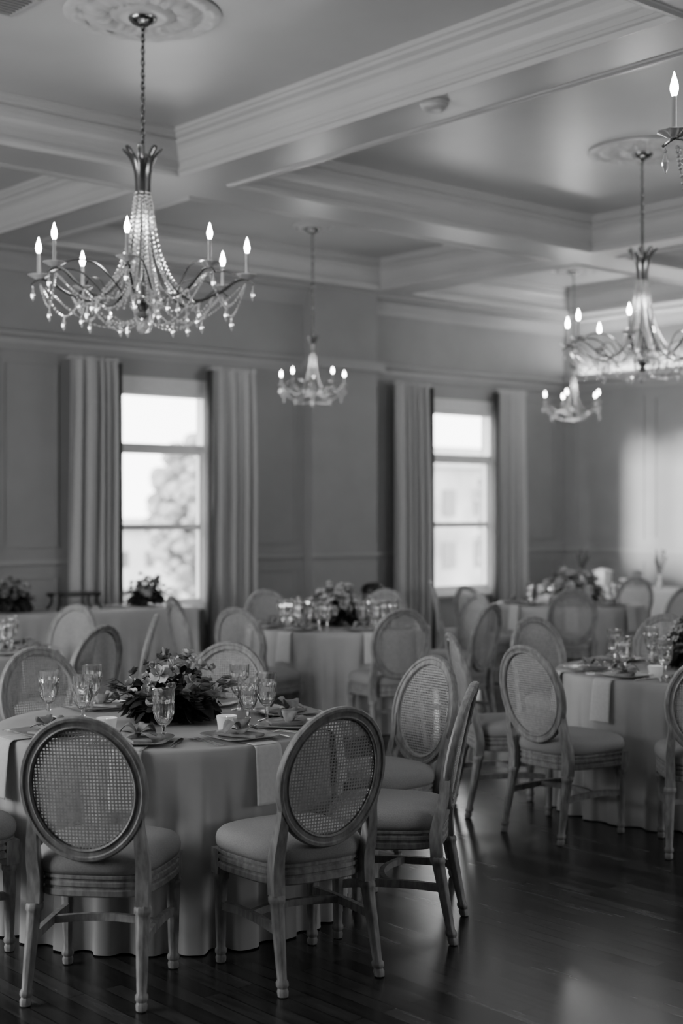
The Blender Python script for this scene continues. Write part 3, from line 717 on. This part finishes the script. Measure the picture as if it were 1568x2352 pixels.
MB().box(-.15,.15,-.15,.15,-.002,0).build('backing',M_black,v,False)
for k in range(8): MB().box(-.15,.15,-.14+k*.038,-.13+k*.038,-.011,-.003).build('slat',M_trim,v,False)
# ---------------------------------------------------------------- outside
o=struct('ground_outside',MB().box(-60,160,Y1+2,220,-6.2,-6),M_ground)
def building(name,label,x0,x1,y0,y1,z1,m,wz,wx,ww,wh,rh=1.2):
    t=thing(name,label,'building',((x0+x1)/2,(y0+y1)/2,-6)); ox,oy,oz=(x0+x1)/2,(y0+y1)/2,-6
    MB().box(x0-ox,x1-ox,y0-oy,y1-oy,0,z1-oz).build('wall',m,t,False)
    MB().loft([[(x0-ox-.6,y0-oy-.6,z1-oz),(x1-ox+.6,y0-oy-.6,z1-oz),(x1-ox+.6,y1-oy+.6,z1-oz),(x0-ox-.6,y1-oy+.6,z1-oz)],[(x0-ox+2,y0-oy+3,z1-oz+rh),(x1-ox-2,y0-oy+3,z1-oz+rh),(x1-ox-2,y1-oy-3,z1-oz+rh),(x0-ox+2,y1-oy-3,z1-oz+rh)]],True,True,True).build('roof',M_roof,t,False)
    for z in wz:
        x=x0+wx
        while x<x1-wx*.5:
            MB().box(x-ww/2-ox,x+ww/2-ox,y0-oy-.1,y0-oy,z-wh/2-oz,z+wh/2-oz).build('window',M_dark,t,False); x+=wx
    return t
building('building','pale distant building with small dark windows outside the left window',46,70,84,98,.6,M_bldg,(-1.6,-4.2),2.1,.7,1.1,.6)
building('building','grey brick building outside the right window',50,66,58,70,4.2,M_brick,(2.2,-.8,-3.8),2.6,1.0,1.5,1.4)
def tree(x,y,h,r,label,seed):
    t=thing('tree',label,'tree',(x,y,-6),0,'trees outside'); rnd=random.Random(seed)
    MB().tube([(0,0,0),(.1,0,h*.4),(0,.1,h*.7)],[.35,.28,.15],8,up=(0,1,0)).build('trunk',M_stem,t)
    c=MB()
    for k in range(260):
        d=Vector((rnd.gauss(0,1),rnd.gauss(0,1),rnd.gauss(0,1))).normalized()*rnd.uniform(.3,1)
        c.ico((d.x*r,d.y*r,h*.65+d.z*h*.35),rnd.uniform(.10,.26)*r,.8)
    c.build('crown',M_tree,t,False)
tree(45.5,66,9.6,2.1,'dark leafy tree seen through the left window, middle',1)
tree(51.8,74,12.5,3.6,'tallest leafy tree seen through the left window',3)
tree(54,50,12.5,1.6,'leafy tree seen through the right window',4)
# ---------------------------------------------------------------- light, world, camera
def area(name,loc,target,sx,sy,e,spread=180):
    l=bpy.data.lights.new(name,'AREA'); l.shape='RECTANGLE'; l.size=sx; l.size_y=sy; l.energy=e; l.spread=math.radians(spread)
    o=bpy.data.objects.new(name,l); col.objects.link(o); o.location=loc
    o.rotation_euler=(Vector(target)-Vector(loc)).to_track_quat('-Z','Y').to_euler(); return o
area('left_fill_light',(-1.9,7.5,2.3),(6,7.8,2.9),4.5,2.0,345)  # added fill inside the unseen left wall, no window opening behind it
area('front_fill_light',(10.5,-2.8,2.3),(9.8,6.5,2.9),5.0,2.0,165)  # added fill in front of the closed wall behind the camera
cove=area('right_wall_cove_light',(X1-.06,9.6,3.42),(X1,9.6,4.2),4.6,.05,60)
cove.rotation_euler=(PI,0,PI/2)
for i,(px,py,e) in enumerate(((x,y,30),(x2,y2,32),(x5,y5,30),(x3,y3,12),(x4,y4,22))):
    l=bpy.data.lights.new('chandelier_glow','POINT'); l.energy=e; l.shadow_soft_size=.12
    o=bpy.data.objects.new('chandelier_glow',l); col.objects.link(o); o.location=(px,py,3.28 if i<3 else 3.12)
sun=bpy.data.lights.new('evening_sun','SUN'); sun.energy=15.0; sun.angle=math.radians(2.0)
so=bpy.data.objects.new('evening_sun',sun); col.objects.link(so); so.location=(-10,11,4)
so.rotation_euler=Vector((1,0.0,-math.tan(math.radians(2.6)))).to_track_quat('-Z','Y').to_euler()
w=bpy.data.worlds.new('World'); bpy.context.scene.world=w; w.use_nodes=True; nt=w.node_tree
bg=nt.nodes['Background']; tc=nt.nodes.new('ShaderNodeTexCoord'); n=nt.nodes.new('ShaderNodeTexNoise'); n.inputs['Scale'].default_value=3
nt.links.new(tc.outputs['Generated'],n.inputs['Vector']); r=nt.nodes.new('ShaderNodeMapRange'); r.inputs['To Min'].default_value=.8; r.inputs['To Max'].default_value=1.1
nt.links.new(n.outputs['Fac'],r.inputs['Value']); nt.links.new(r.outputs['Result'],bg.inputs['Color']); bg.inputs['Strength'].default_value=10
cam=bpy.data.cameras.new('Camera'); co=bpy.data.objects.new('Camera',cam); col.objects.link(co)
co.location=(0,0,1.66); co.rotation_euler=(PI/2,0,math.radians(-TH))
cam.lens=50; cam.sensor_width=36; cam.sensor_height=36; cam.sensor_fit='AUTO'
cam.dof.use_dof=True; cam.dof.focus_distance=5.5; cam.dof.aperture_fstop=1.7; cam.clip_end=500
bpy.context.scene.camera=co
